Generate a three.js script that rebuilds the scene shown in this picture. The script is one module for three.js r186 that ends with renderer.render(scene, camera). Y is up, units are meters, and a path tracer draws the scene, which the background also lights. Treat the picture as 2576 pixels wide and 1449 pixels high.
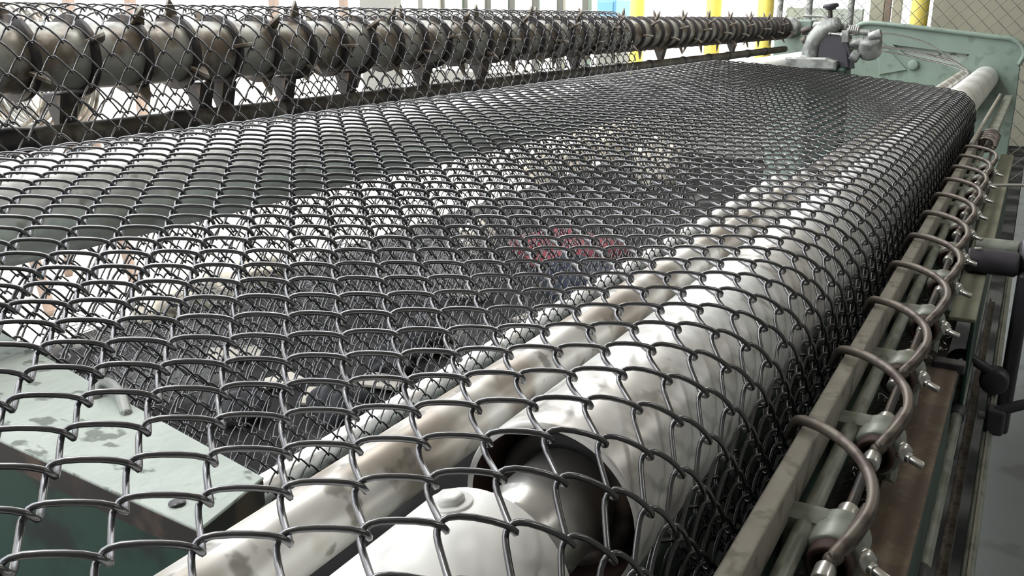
import * as THREE from 'three';
import { mergeGeometries } from 'three/addons/utils/BufferGeometryUtils.js';
import { RectAreaLightUniformsLib } from 'three/addons/lights/RectAreaLightUniformsLib.js';
import { RoundedBoxGeometry } from 'three/addons/geometries/RoundedBoxGeometry.js';

/* ---------------------------------------------------------------- camera, sky, sun, exposure */
const P = 0.075;                       // spiral pitch of the woven fabric, metres: the unit of all layout numbers
const FLOOR = -20;                     // floor level in pitches below the camera
const F = 2300, VX = 2630, VY = 45, CX = 1288, CY = 724.5;
const W = (X, Y, Z) => new THREE.Vector3(X * P, (Y - FLOOR) * P, -Z * P);
const nrm = (a) => { const l = Math.hypot(...a); return a.map((v) => v / l); };
const dot = (a, b) => a[0] * b[0] + a[1] * b[1] + a[2] * b[2];
const AX = nrm([VX - CX, CY - VY, -F]);
const pitch = Math.atan((CY - VY) / F);
let UP = [0, Math.cos(pitch), Math.sin(pitch)];
{ const d = dot(UP, AX); UP = nrm(UP.map((v, i) => v - d * AX[i])); }
const RX = [AX[1] * UP[2] - AX[2] * UP[1], AX[2] * UP[0] - AX[0] * UP[2], AX[0] * UP[1] - AX[1] * UP[0]];
const ray = (u, v) => { const d = [u - CX, CY - v, -F], z = dot(d, AX); return [dot(d, RX) / z, dot(d, UP) / z]; };
const atZ = (u, v, Z) => { const [a, b] = ray(u, v); return [a * Z, b * Z, Z]; };
const atY = (u, v, Y) => { const [a, b] = ray(u, v), Z = Y / b; return [a * Z, Y, Z]; };

const scene = new THREE.Scene();
const camera = new THREE.PerspectiveCamera(2 * Math.atan(CY / F) * 180 / Math.PI, 2576 / 1449, 0.02, 200);
camera.position.copy(W(0, 0, 0));
camera.lookAt(camera.position.clone().add(new THREE.Vector3(-RX[2], -UP[2], AX[2])));
const renderer = new THREE.WebGLRenderer();
renderer.toneMapping = THREE.LinearToneMapping;
renderer.toneMappingExposure = 1.25;
renderer.shadowMap.enabled = true;
scene.background = new THREE.Color(0.93, 0.96, 1.0);
scene.backgroundIntensity = 3.6;
const sun = new THREE.DirectionalLight(new THREE.Color(1, 0.95, 0.87), 9);
sun.position.set(3.2, 10, -1.2); sun.target.position.set(0, 0, 0);
sun.castShadow = true;
Object.assign(sun.shadow.camera, { left: -20, right: 20, top: 20, bottom: -20, near: 0.1, far: 60 });
scene.add(sun, sun.target);

/* ---------------------------------------------------------------- helpers */
let seed = 7;
const rnd = () => { seed = (seed * 1664525 + 1013904223) % 4294967296; return seed / 4294967296; };
const rr = (a, b) => a + (b - a) * rnd();
const names = {};
const numbered = (n) => { const k = (names[n] = (names[n] ?? -1) + 1); return k ? n + '_' + String(k).padStart(3, '0') : n; };
function thing(name, label, category, [X, Y, Z], group) {
  const o = new THREE.Group(); o.name = numbered(name); o.position.copy(W(X, Y, Z));
  o.userData = { label, category }; if (group) o.userData.group = group;
  scene.add(o); return o;
}
function part(parent, name, geo, mat, label) {         // geo is in world metres
  const m = new THREE.Mesh(geo, mat); m.name = name; m.castShadow = m.receiveShadow = true;
  const off = new THREE.Vector3(); for (let p = parent; p && p !== scene; p = p.parent) off.add(p.position);
  geo.translate(-off.x, -off.y, -off.z);
  if (label) m.userData.label = label;
  parent.add(m); return m;
}
function solo(name, label, category, geo, mat, group) {  // a thing that is one mesh
  geo.computeBoundingBox(); const c = new THREE.Vector3(); geo.boundingBox.getCenter(c); c.y = geo.boundingBox.min.y;
  geo.translate(-c.x, -c.y, -c.z);
  const m = new THREE.Mesh(geo, mat); m.name = numbered(name); m.position.copy(c); m.castShadow = m.receiveShadow = true;
  m.userData = { label, category }; if (group) m.userData.group = group;
  scene.add(m); return m;
}
function struct(name, geo, mat, label, category) {
  const m = new THREE.Mesh(geo, mat); m.name = name; m.castShadow = m.receiveShadow = true;
  m.userData = { kind: 'structure', label, category }; scene.add(m); return m;
}
function boxUV(g) {
  const p = g.attributes.position, n = g.attributes.normal, uv = new Float32Array(p.count * 2);
  for (let i = 0; i < p.count; i++) {
    const ax = Math.abs(n.getX(i)), ay = Math.abs(n.getY(i)), az = Math.abs(n.getZ(i));
    const x = p.getX(i), y = p.getY(i), z = p.getZ(i);
    const [a, b] = ay >= ax && ay >= az ? [z, x] : ax >= az ? [z, y] : [x, y];
    uv[2 * i] = a; uv[2 * i + 1] = b;
  }
  g.setAttribute('uv', new THREE.BufferAttribute(uv, 2)); return g;
}
function plain(g) { const q = g.index ? g.toNonIndexed() : g; for (const k of Object.keys(q.attributes)) if (!['position', 'normal', 'uv'].includes(k)) q.deleteAttribute(k); return q; }
const merge = (l) => mergeGeometries(l.map(plain));
// box between two corners in pitches, edges rounded by r metres
function box(X0, X1, Y0, Y1, Z0, Z1, r = 0.003) {
  const a = W(Math.min(X0, X1), Math.min(Y0, Y1), Math.max(Z0, Z1)), b = W(Math.max(X0, X1), Math.max(Y0, Y1), Math.min(Z0, Z1));
  const s = b.clone().sub(a); r = Math.min(r, s.x / 2.2, s.y / 2.2, s.z / 2.2);
  const g = r > 0.0004 ? new RoundedBoxGeometry(s.x, s.y, s.z, 1, r) : new THREE.BoxGeometry(s.x, s.y, s.z);
  g.translate((a.x + b.x) / 2, (a.y + b.y) / 2, (a.z + b.z) / 2);
  return boxUV(g);
}
// lathe about a line from A to B (pitches): profile [[r, t]] with r in pitches and t 0..1 along the line
function spin(A, B, prof, seg = 28) {
  const a = W(...A), b = W(...B), d = b.clone().sub(a), L = d.length();
  const g = new THREE.LatheGeometry(prof.map(([r, t]) => new THREE.Vector2(Math.max(r * P, 1e-5), t * L)), seg);
  const R = Math.max(...prof.map((q) => q[0])) * P, uv = g.attributes.uv, p = g.attributes.position;
  for (let i = 0; i < uv.count; i++) uv.setXY(i, uv.getX(i) * 2 * Math.PI * R, p.getY(i) + Math.hypot(p.getX(i), p.getZ(i)));
  g.applyQuaternion(new THREE.Quaternion().setFromUnitVectors(new THREE.Vector3(0, 1, 0), d.clone().divideScalar(L)));
  g.translate(a.x, a.y, a.z); return g;
}
const rod = (A, B, R, seg = 20) => { const e = Math.min(0.25 * R / (Math.hypot(A[0] - B[0], A[1] - B[1], A[2] - B[2])), 0.2); return spin(A, B, [[0, 0], [R * 0.8, 0], [R, e], [R, 1 - e], [R * 0.8, 1], [0, 1]], seg); };
function sweep(pts, R, seg = 24, rad = 8, closed = false) {       // round bar through points (pitches)
  const c = new THREE.CatmullRomCurve3(pts.map((q) => W(...q)), closed, 'centripetal');
  const g = new THREE.TubeGeometry(c, seg, R * P, rad, closed), L = c.getLength(), uv = g.attributes.uv;
  for (let i = 0; i < uv.count; i++) uv.setXY(i, uv.getX(i) * L, uv.getY(i) * 2 * Math.PI * R * P);
  if (closed) return g;
  const caps = [0, 1].map((t) => { const s = new THREE.SphereGeometry(R * P, rad, 4), q = c.getPoint(t); s.translate(q.x, q.y, q.z); return s; });
  return merge([g, ...caps]);
}
// flat outline in the XY plane (pitches) extruded along the machine axis from Z0 to Z1
function slab(pts, Z0, Z1, bevel = 0.003, holes = []) {
  const s = new THREE.Shape(pts.map(([X, Y]) => new THREE.Vector2(X * P, (Y - FLOOR) * P)));
  for (const h of holes) s.holes.push(new THREE.Path(h.map(([X, Y]) => new THREE.Vector2(X * P, (Y - FLOOR) * P))));
  const g = new THREE.ExtrudeGeometry(s, { depth: (Z1 - Z0) * P - 2 * bevel, bevelEnabled: bevel > 0, bevelThickness: bevel, bevelSize: bevel, bevelSegments: 1, curveSegments: 8 });
  g.translate(0, 0, -Z1 * P + bevel); return boxUV(g);
}
function lump(X, Y, Z, sx, sy, sz, rough = 0.16, det = 3, turn = 0) {   // soft heap: squashed ball with folds
  const g = new THREE.IcosahedronGeometry(1, det * 4), p = g.attributes.position, o = rr(0, 50);
  for (let i = 0; i < p.count; i++) {
    const x = p.getX(i), y = p.getY(i), z = p.getZ(i);
    const k = 1 + rough * (Math.sin(4 * x + 3 * z + o) * Math.cos(3 * y + 2 * z + o) + 0.5 * Math.sin(9 * x + 7 * y + 1.7 * o + 5 * z));
    p.setXYZ(i, x * k * sx * P, Math.max(y * k, -0.75) * sy * P + 0.75 * sy * P, z * k * sz * P);
  }
  g.rotateY(turn); g.deleteAttribute('uv'); g.computeVertexNormals();
  const c = W(X, Y, Z); g.translate(c.x, c.y, c.z); return boxUV(g);
}

/* ---------------------------------------------------------------- textures and materials */
function noiseGrid(n, s) { let q = s; const r = () => { q = (q * 1103515245 + 12345) % 2147483648; return q / 2147483648; }; return Float32Array.from({ length: n * n }, r); }
const grids = {};
function vn(x, y, n, s) {                                // tileable value noise on an n x n lattice
  const g = grids[n + '_' + s] ??= noiseGrid(n, s * 977 + n * 31 + 5);
  x = x * n; y = y * n; const i = Math.floor(x), j = Math.floor(y), fx = x - i, fy = y - j, u = fx * fx * (3 - 2 * fx), v = fy * fy * (3 - 2 * fy);
  const at = (a, b) => g[((b % n) + n) % n * n + ((a % n) + n) % n];
  return (at(i, j) * (1 - u) + at(i + 1, j) * u) * (1 - v) + (at(i, j + 1) * (1 - u) + at(i + 1, j + 1) * u) * v;
}
const fbm = (x, y, n, s, o = 4) => { let a = 0.5, t = 0, w = 0; for (let k = 0; k < o; k++) { t += a * vn(x, y, n << k, s + k); w += a; a *= 0.55; } return t / w; };
const mix = (a, b, t) => a.map((v, i) => v + (b[i] - v) * t);
const sm = (a, b, x) => { const t = Math.min(1, Math.max(0, (x - a) / (b - a))); return t * t * (3 - 2 * t); };
function tex(size, fn, repeat = 1, srgb = true) {
  const d = new Uint8Array(size * size * 4);
  for (let j = 0; j < size; j++) for (let i = 0; i < size; i++) {
    const c = fn(i / size, j / size), k = (j * size + i) * 4;
    for (let q = 0; q < 3; q++) d[k + q] = Math.max(0, Math.min(255, Math.round(255 * c[q])));
    d[k + 3] = 255;
  }
  const t = new THREE.DataTexture(d, size, size); t.wrapS = t.wrapT = THREE.RepeatWrapping; t.magFilter = THREE.LinearFilter; t.minFilter = THREE.LinearMipmapLinearFilter; t.generateMipmaps = true;
  if (srgb) t.colorSpace = THREE.SRGBColorSpace;
  t.repeat.set(repeat, repeat); t.needsUpdate = true; return t;
}
const grey = (v) => [v, v, v];
const bumpTex = tex(256, (x, y) => grey(0.6 * fbm(x, y, 6, 3) + 0.4 * fbm(x, y, 40, 9)), 3, false);
const rough1 = (lo, hi, rep, s) => tex(256, (x, y) => grey(lo + (hi - lo) * fbm(x, y, 5, s)), rep, false);
const std = (o) => new THREE.MeshStandardMaterial(o);

const wireMat = std({ color: new THREE.Color(0.15, 0.15, 0.155), metalness: 0.85, roughness: 0.26 });
const wireBack = wireMat;
const steelPipe = std({ map: tex(512, (x, y) => { const s = sm(0.52, 0.72, fbm(x, y, 5, 21)), f = fbm(x, y, 60, 4, 2); let c = mix([0.92, 0.925, 0.92], [0.82, 0.805, 0.78], s * 0.8); c = mix(c, [0.58, 0.56, 0.53], sm(0.68, 0.8, fbm(x, y, 14, 33)) * 0.6); return c.map((v) => v * (0.94 + 0.1 * f)); }, 1.6), metalness: 0.35, roughness: 0.34, roughnessMap: rough1(0.75, 1.25, 2, 5) });
const wornPipe = std({ map: tex(512, (x, y) => { const s = sm(0.42, 0.66, fbm(x, y, 5, 51)); let c = mix([0.85, 0.845, 0.825], [0.65, 0.615, 0.57], s); c = mix(c, [0.4, 0.385, 0.36], sm(0.64, 0.78, fbm(x, y, 16, 53)) * 0.6); return c; }, 2.2), metalness: 0.4, roughness: 0.38 });
const drumMat = std({ map: tex(512, (x, y) => { const s = sm(0.45, 0.7, fbm(x, y, 6, 61)); let c = mix([0.58, 0.58, 0.55], [0.4, 0.36, 0.31], s); return mix(c, [0.62, 0.6, 0.56], sm(0.62, 0.75, fbm(x, y, 20, 63)) * 0.5); }, 2), metalness: 0.35, roughness: 0.42 });
const darkIron = std({ map: tex(256, (x, y) => mix([0.2, 0.19, 0.19], [0.33, 0.28, 0.24], sm(0.45, 0.7, fbm(x, y, 8, 71))), 3), metalness: 0.4, roughness: 0.5 });
const barMat = std({ map: tex(256, (x, y) => mix([0.44, 0.43, 0.39], [0.27, 0.24, 0.21], sm(0.35, 0.7, fbm(x, y, 7, 75))), 3), metalness: 0.2, roughness: 0.55 });
const brightSteel = std({ color: new THREE.Color(0.62, 0.61, 0.58), metalness: 0.85, roughness: 0.28 });
const rustDark = std({ map: tex(256, (x, y) => mix([0.17, 0.11, 0.1], [0.27, 0.19, 0.16], fbm(x, y, 9, 81)), 4), roughness: 0.75, metalness: 0.1 });
const blackGrease = std({ color: new THREE.Color(0.012, 0.012, 0.013), roughness: 0.3 });
const plateMat = std({ map: tex(512, (x, y) => { let c = mix([0.72, 0.75, 0.72], [0.62, 0.66, 0.63], fbm(x, y, 6, 91)); c = mix(c, [0.4, 0.43, 0.4], sm(0.64, 0.72, fbm(x, y * 0.6, 18, 93)) * 0.9); return c; }, 2.2), bumpMap: bumpTex, bumpScale: 0.004, roughness: 0.6 });
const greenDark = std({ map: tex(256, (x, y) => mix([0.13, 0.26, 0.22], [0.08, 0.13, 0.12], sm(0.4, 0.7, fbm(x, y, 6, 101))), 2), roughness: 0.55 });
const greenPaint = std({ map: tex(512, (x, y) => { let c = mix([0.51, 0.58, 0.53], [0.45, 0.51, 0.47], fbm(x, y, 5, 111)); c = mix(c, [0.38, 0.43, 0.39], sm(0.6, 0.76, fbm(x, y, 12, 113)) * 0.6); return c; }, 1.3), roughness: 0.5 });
const railMat = std({ map: tex(512, (x, y) => { let c = mix([0.66, 0.65, 0.61], [0.56, 0.54, 0.5], fbm(x, y, 6, 121)); return mix(c, [0.42, 0.4, 0.36], sm(0.56, 0.76, fbm(x, y, 14, 123)) * 0.6); }, 3), metalness: 0.25, roughness: 0.48 });
const railGreen = std({ map: tex(256, (x, y) => mix([0.56, 0.58, 0.54], [0.42, 0.44, 0.4], sm(0.4, 0.7, fbm(x, y, 7, 131))), 3), metalness: 0.2, roughness: 0.4 });
const hookMat = std({ map: tex(256, (x, y) => mix([0.44, 0.41, 0.38], [0.3, 0.26, 0.24], sm(0.4, 0.7, fbm(x, y, 9, 141))), 6), metalness: 0.45, roughness: 0.5 });
const rustPlate = std({ map: tex(512, (x, y) => { let c = mix([0.41, 0.355, 0.295], [0.33, 0.275, 0.245], fbm(x, y, 5, 151)); c = mix(c, [0.45, 0.41, 0.33], sm(0.58, 0.75, fbm(x, y, 9, 153)) * 0.7); return mix(c, [0.5, 0.45, 0.38], sm(0.7, 0.78, fbm(x, y, 60, 155, 2)) * 0.4); }, 2), roughness: 0.55, metalness: 0.1 });
const palePlate = std({ map: tex(256, (x, y) => mix([0.55, 0.56, 0.5], [0.45, 0.45, 0.38], fbm(x, y, 5, 161)), 2), roughness: 0.55 });
const oilTray = std({ map: tex(512, (x, y) => { let c = mix([0.09, 0.085, 0.08], [0.16, 0.13, 0.1], fbm(x, y, 7, 171)); return mix(c, [0.4, 0.37, 0.32], sm(0.68, 0.76, fbm(x, y, 44, 173, 2)) * 0.6); }, 3), roughness: 0.32, bumpMap: bumpTex, bumpScale: 0.006 });
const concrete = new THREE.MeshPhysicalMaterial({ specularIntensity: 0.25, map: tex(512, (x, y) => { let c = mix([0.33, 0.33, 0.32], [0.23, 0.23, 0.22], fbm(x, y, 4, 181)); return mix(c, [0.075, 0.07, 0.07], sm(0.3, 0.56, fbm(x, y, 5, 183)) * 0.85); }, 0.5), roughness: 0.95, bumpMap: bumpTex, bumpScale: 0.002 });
const cleanConcrete = std({ map: tex(512, (x, y) => { const c = mix([0.47, 0.485, 0.48], [0.4, 0.415, 0.41], fbm(x, y, 4, 185)); return mix(c, [0.33, 0.33, 0.32], sm(0.6, 0.75, fbm(x, y, 9, 187)) * 0.6); }, 0.6), roughness: 0.7 });
const pavement = std({ map: tex(512, (x, y) => mix([0.74, 0.71, 0.67], [0.62, 0.59, 0.55], fbm(x, y, 5, 191)), 0.3), roughness: 0.85 });
const wallBeige = std({ map: tex(256, (x, y) => mix([0.68, 0.67, 0.6], [0.6, 0.59, 0.53], fbm(x, y, 4, 201)), 0.4), roughness: 0.85 });
const wallGrey = std({ map: tex(256, (x, y) => mix([0.5, 0.5, 0.48], [0.42, 0.42, 0.4], fbm(x, y, 4, 203)), 0.4), roughness: 0.85 });
const roofMat = std({ color: new THREE.Color(0.5, 0.5, 0.48), roughness: 0.7 });
const yellowPaint = std({ map: tex(256, (x, y) => mix([0.9, 0.83, 0.4], [0.84, 0.76, 0.36], fbm(x, y, 6, 211)), 1.5), roughness: 0.45 });
const whitePaint = std({ color: new THREE.Color(0.8, 0.8, 0.77), roughness: 0.4 });
const brownPost = std({ color: new THREE.Color(0.2, 0.15, 0.12), roughness: 0.7 });
const castGrey = std({ map: tex(256, (x, y) => mix([0.6, 0.61, 0.59], [0.44, 0.45, 0.44], sm(0.35, 0.7, fbm(x, y, 7, 221))), 3), roughness: 0.45, metalness: 0.2 });
const motorDark = std({ color: new THREE.Color(0.04, 0.036, 0.045), roughness: 0.45 });
const fenceWire = std({ color: new THREE.Color(0.16, 0.165, 0.15), metalness: 0.5, roughness: 0.5 });
const sackMat = std({ map: tex(256, (x, y) => mix([0.78, 0.76, 0.7], [0.64, 0.61, 0.55], fbm(x, y, 9, 231)), 3), roughness: 0.85 });
const redCloth = std({ map: tex(256, (x, y) => mix([0.42, 0.17, 0.19], [0.32, 0.11, 0.14], fbm(x, y, 12, 241)), 4), roughness: 0.9 });
const navyCloth = std({ map: tex(256, (x, y) => mix([0.1, 0.14, 0.22], [0.07, 0.09, 0.14], fbm(x, y, 12, 251)), 4), roughness: 0.9 });
const ragMat = std({ map: tex(256, (x, y) => mix([0.14, 0.14, 0.15], [0.07, 0.07, 0.08], fbm(x, y, 12, 255)), 4), roughness: 0.9 });
const card = std({ map: tex(256, (x, y) => mix([0.6, 0.58, 0.54], [0.48, 0.46, 0.42], fbm(x, y, 6, 261)), 2), roughness: 0.9 });
const bluePaint = std({ color: new THREE.Color(0.12, 0.3, 0.5), roughness: 0.5 });

/* ---------------------------------------------------------------- the setting */
const xm = (m) => m / P;                                 // metres to pitches
struct('floor', box(xm(-3.95), 0.2, FLOOR - 3, FLOOR, xm(-3), xm(17), 0), concrete, 'oil-stained concrete floor with the shade under the machine painted in', 'floor');  // oily concrete; shade under the machine is also put into its dark colour
struct('floor_right', box(0.26, xm(5.6), FLOOR - 3, FLOOR, xm(-3), xm(17), 0), cleanConcrete, 'clean grey concrete aisle floor beside the machine', 'floor');
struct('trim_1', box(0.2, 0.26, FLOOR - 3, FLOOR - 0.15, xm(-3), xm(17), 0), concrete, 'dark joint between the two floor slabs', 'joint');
struct('pavement', box(xm(-60), xm(-3.95), FLOOR - 3, FLOOR, xm(-30), xm(60), 0), pavement, 'bright concrete yard in the sun beside the workshop', 'yard');
struct('ceiling', box(xm(-2.3), xm(5.6), FLOOR + xm(4.5), FLOOR + xm(4.62), xm(-3), xm(17), 0), roofMat, 'sheet roof over the workshop', 'roof');
struct('wall_right', box(xm(5.4), xm(5.6), FLOOR, FLOOR + xm(4.5), xm(-3), xm(17), 0), wallGrey, 'grey workshop side wall', 'wall');
struct('wall_rear', box(xm(-2.3), xm(5.4), FLOOR, FLOOR + xm(4.5), xm(-3), xm(-2.8), 0), wallGrey, 'grey workshop rear wall', 'wall');
{ const X0 = atZ(2345, 30, 170)[0];
  struct('wall_far', box(X0, xm(5.4), FLOOR, FLOOR + xm(4.5), 170, 173, 0), wallBeige, 'beige far wall behind the chain-link partition', 'wall'); }

struct('wall_low', box(-95, -24, FLOOR, -8.5, 134, 137, 0.02), wallGrey, 'low grey wall beyond the machine', 'wall');
RectAreaLightUniformsLib.init();
const addedLampGlow = std({ color: 0xffffff, emissive: new THREE.Color(1, 0.98, 0.94), emissiveIntensity: 3 });
for (const [x, z, i] of [[-1.75, -0.6, 0], [-1.75, -2.8, 1], [-1.75, -5.0, 2], [-1.75, -7.2, 3], [2.3, -1.6, 4], [2.3, -4.8, 5]]) {  // unseen lamps, added for highlights on the mesh and fill in the aisle
  const o = thing('added_lamp', 'long white fill lamp added unseen under the workshop roof, ' + ['first', 'second', 'third', 'fourth'][i % 4] + ' of the row above the ' + (i < 4 ? 'mesh' : 'open aisle'), 'lamp', [x / P, FLOOR + 3.4 / P, -z / P], 'added ceiling lamps');
  const X = x / P, Z = -z / P, Y = FLOOR + 3.4 / P;
  part(o, 'housing', box(X - 2.6, X + 2.6, Y + 0.3, Y + 1.3, Z - 8.2, Z + 8.2, 0.01), whitePaint);
  part(o, 'diffuser', box(X - 2.3, X + 2.3, Y + 0.12, Y + 0.3, Z - 8, Z + 8, 0), addedLampGlow);
  for (const d of [-6, 6]) part(o, 'hanger', rod([X, Y + 1.3, Z + d], [X, FLOOR + 4.5 / P, Z + d], 0.08, 8), darkIron);
  const l = new THREE.RectAreaLight(new THREE.Color(1, 0.98, 0.94), i < 4 ? 15 : 9, 4.6 * P, 16 * P); l.position.set(0, 0, 0); l.rotation.x = -Math.PI / 2; o.add(l);
}

/* ---------------------------------------------------------------- woven fabric: every spiral wire is a part */
const H = 0.447, Z0L = 5.3, B = 0.098, WIRE = 0.033, DEL = 0.04, ZN = 1.3, ZF = 61.8;
const CR = [-4.25, -5.55], CL = [-18.5, -3.97], CB = [-20.55, -15.1], CS = [-26.5, -1.15];
const prof = [];
{ const seg = (x, y) => { const [a, b] = prof[prof.length - 1], n = Math.max(1, Math.ceil(Math.hypot(x - a, y - b) / 0.05)); for (let i = 1; i <= n; i++) prof.push([a + (x - a) * i / n, b + (y - b) * i / n]); };
  const arc = (c, r, a0, a1) => { const n = Math.ceil(Math.abs(a1 - a0) * r / 0.04); for (let i = 0; i <= n; i++) { const a = a0 + (a1 - a0) * i / n; prof.push([c[0] + r * Math.cos(a), c[1] + r * Math.sin(a)]); } };
  const D = Math.PI / 180;
  prof.push([-3.45, -6.65]); seg(-3.45, -9.4); arc([-3.16, -9.4], 0.29, 180 * D, 360 * D); seg(-2.87, -5.6); arc(CR, 1.38, 0, 82 * D);
  for (const q of [[-5.26, -4.01], [-6.58, -3.84], [-7.88, -3.69], [-9.22, -3.54], [-10.54, -3.405], [-11.87, -3.275], [-13.22, -3.15], [-15, -2.99], [-16.8, -2.86], [-18.1, -2.79]]) seg(...q);
  arc(CL, 1.2, 93 * D, 179 * D);
  seg(-19.88, -15.1); arc(CB, 0.66, -2 * D, -194 * D); seg(-25.05, -0.77); arc(CS, 1.5, 15 * D, 178 * D); seg(-28.6, -17.5);
}
// resample to even steps and smooth a little
const ST = 0.04, even = [prof[0]];
{ let acc = 0; for (let i = 1; i < prof.length; i++) { let [a, b] = prof[i - 1], [c, d] = prof[i], l = Math.hypot(c - a, d - b); if (l < 1e-9) continue; let t = ST - acc; while (t <= l) { even.push([a + (c - a) * t / l, b + (d - b) * t / l]); t += ST; } acc = l - (t - ST); } }
for (let pass = 0; pass < 6; pass++) { const q = even.map((e) => [...e]); for (let i = 2; i < even.length - 2; i++) for (const k of [0, 1]) even[i][k] = (q[i - 2][k] + q[i - 1][k] + q[i][k] + q[i + 1][k] + q[i + 2][k]) / 5; }
const LEN = (even.length - 1) * ST;
let L8 = 0; for (let i = 0; i < even.length; i++) if (even[i][0] < -4.36) { L8 = i * ST; break; }
function onPath(L) {
  const x = Math.max(0, Math.min(even.length - 2.001, L / ST)), i = Math.floor(x), f = x - i, [a, b] = even[i], [c, d] = even[i + 1];
  const l = Math.hypot(c - a, d - b); return [a + (c - a) * f, b + (d - b) * f, (d - b) / l, -(c - a) / l];
}
function sagAt(X, Z) {                                   // the flat run sags a little between its rollers' ends
  const a = Math.max(0, Math.min(1, (X + 18.6) / 1.5)) * Math.max(0, Math.min(1, (-4.6 - X) / 3));
  return -0.1 * a * Math.sin(Math.PI * Math.max(0, Math.min(1, (Z - 2) / 60)));
}
// one turn of the flattened spiral, sampled: [s, w, fraction of the turn]
function turnSamples(N) {
  const n = 2.7, M = 400, pts = [], A = H / 2 + DEL;
  for (let i = 0; i <= M; i++) { const th = Math.PI - 2 * Math.PI * i / M, c = Math.cos(th), s = Math.sin(th); pts.push([A * Math.sign(c) * Math.abs(c) ** (2 / n), B * Math.sign(s) * Math.abs(s) ** (2 / n)]); }
  const al = [0], tu = [0]; let pa = null;
  for (let i = 1; i <= M; i++) { const dx = pts[i][0] - pts[i - 1][0], dy = pts[i][1] - pts[i - 1][1]; al.push(al[i - 1] + Math.hypot(dx, dy)); const a = Math.atan2(dy, dx); let d = pa === null ? 0 : a - pa; while (d > Math.PI) d -= 2 * Math.PI; while (d < -Math.PI) d += 2 * Math.PI; tu.push(tu[i - 1] + Math.abs(d)); pa = a; }
  const key = al.map((v, i) => v / al[M] + 0.9 * tu[i] / tu[M]), out = [];
  let j = 0; for (let k = 0; k < N; k++) { const t = key[M] * (k + 0.0) / N; while (key[j + 1] < t) j++; const f = (t - key[j]) / (key[j + 1] - key[j] || 1); out.push([pts[j][0] + (pts[j + 1][0] - pts[j][0]) * f, pts[j][1] + (pts[j + 1][1] - pts[j][1]) * f, (al[j] + (al[j + 1] - al[j]) * f) / al[M]]); }
  return out;
}
const TS = { 18: turnSamples(18), 12: turnSamples(12), 10: turnSamples(10) };
function wireGeo(k, front) {
  const odd = ((k % 2) + 2) % 2, Lc = L8 - (k + 0.5 - 8) * H, ph = Z0L + (odd ? 0.5 : 0);
  const jit = rr(-0.012, 0.012);
  const pts = [];
  for (let t = Math.ceil(ZN - ph); ph + t + 1 <= ZF + (odd ? 0.5 : 0); t++) {
    const zb = ph + t, N = front ? (zb < 24 ? 18 : 12) : 10, zr = rr(-0.01, 0.01);
    for (const [s, w, u] of TS[N]) {
      const [x, y, nx, ny] = onPath(Lc - s), z = zb + u + zr + jit;
      pts.push(W(x + nx * w, y + ny * w + sagAt(x, z), z));
    }
  }
  const R = front ? 6 : 5, n = pts.length, pos = new Float32Array(n * R * 3), nor = new Float32Array(n * R * 3), idx = [];
  const tan = (i) => pts[Math.min(n - 1, i + 1)].clone().sub(pts[Math.max(0, i - 1)]).normalize();
  let t0 = tan(0), u = new THREE.Vector3(0, 1, 0).cross(t0).normalize(), o = 0;
  for (let i = 0; i < n; i++) {
    const t1 = tan(i); u.addScaledVector(t1, -u.dot(t1)).normalize();
    const v = t1.clone().cross(u);
    for (let r = 0; r < R; r++) {
      const a = 2 * Math.PI * r / R, c = Math.cos(a), s = Math.sin(a), x = u.x * c + v.x * s, y = u.y * c + v.y * s, z = u.z * c + v.z * s;
      pos[o] = pts[i].x + x * WIRE * P; pos[o + 1] = pts[i].y + y * WIRE * P; pos[o + 2] = pts[i].z + z * WIRE * P;
      nor[o] = x; nor[o + 1] = y; nor[o + 2] = z; o += 3;
      if (i < n - 1) { const p = i * R + r, q = i * R + (r + 1) % R; idx.push(p, q, p + R, q, q + R, p + R); }
    }
  }
  const g = new THREE.BufferGeometry(); g.setAttribute('position', new THREE.BufferAttribute(pos, 3)); g.setAttribute('normal', new THREE.BufferAttribute(nor, 3)); g.setIndex(idx);
  return g;
}
{ const fabric = thing('chain_link_fabric', 'dark steel chain-link fabric stretched over rollers, woven of many spiral wires', 'wire mesh', [-11, FLOOR, 30]);
  const kMax = Math.floor(8 + L8 / H - 0.6), kMin = Math.ceil(8 - (LEN - L8) / H + 0.6);
  for (let k = kMax; k >= kMin; k--) part(fabric, 'wire', wireGeo(k, k > -27), wireMat);
}

/* ---------------------------------------------------------------- rollers and tubes of the machine */
const NEAR = 8.5, FAR = 100;
{ const o = thing('guide_roller', 'large pale steel guide roller with open hollow end under the mesh bend', 'roller', [CR[0], CR[1], 50]);
  const L = FAR - NEAR;
  part(o, 'shell', spin([CR[0], CR[1], FAR], [CR[0], CR[1], NEAR], [[0, 0], [1.13, 0], [1.15, 0.0002], [1.15, 1 - 0.03 / L], [1.13, 1], [1.06, 1]], 64), steelPipe);
  part(o, 'bore', spin([CR[0], CR[1], NEAR], [CR[0], CR[1], NEAR + 1.6], [[1.06, 0], [1.05, 0.05], [1.05, 1], [0, 1]], 48), rustDark, 'rust brown inside of the pipe');
  part(o, 'bearing_ring', spin([CR[0], CR[1], NEAR + 1.5], [CR[0], CR[1], NEAR + 0.35], [[0, 0], [0.9, 0], [0.9, 0.9], [0.86, 1], [0.7, 1], [0.66, 0.9], [0.3, 0.9]], 40), darkIron, 'dark bearing ring inside the bore');
  part(o, 'shaft', spin([CR[0], CR[1], NEAR + 0.6], [CR[0], CR[1], 6.2], [[0.62, 0], [0.62, 0.38], [0.58, 0.4], [0.58, 0.5], [0.5, 0.52], [0.5, 0.66], [0.44, 0.68], [0.44, 1]], 32), brightSteel, 'stepped bright steel shaft');
}
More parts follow.
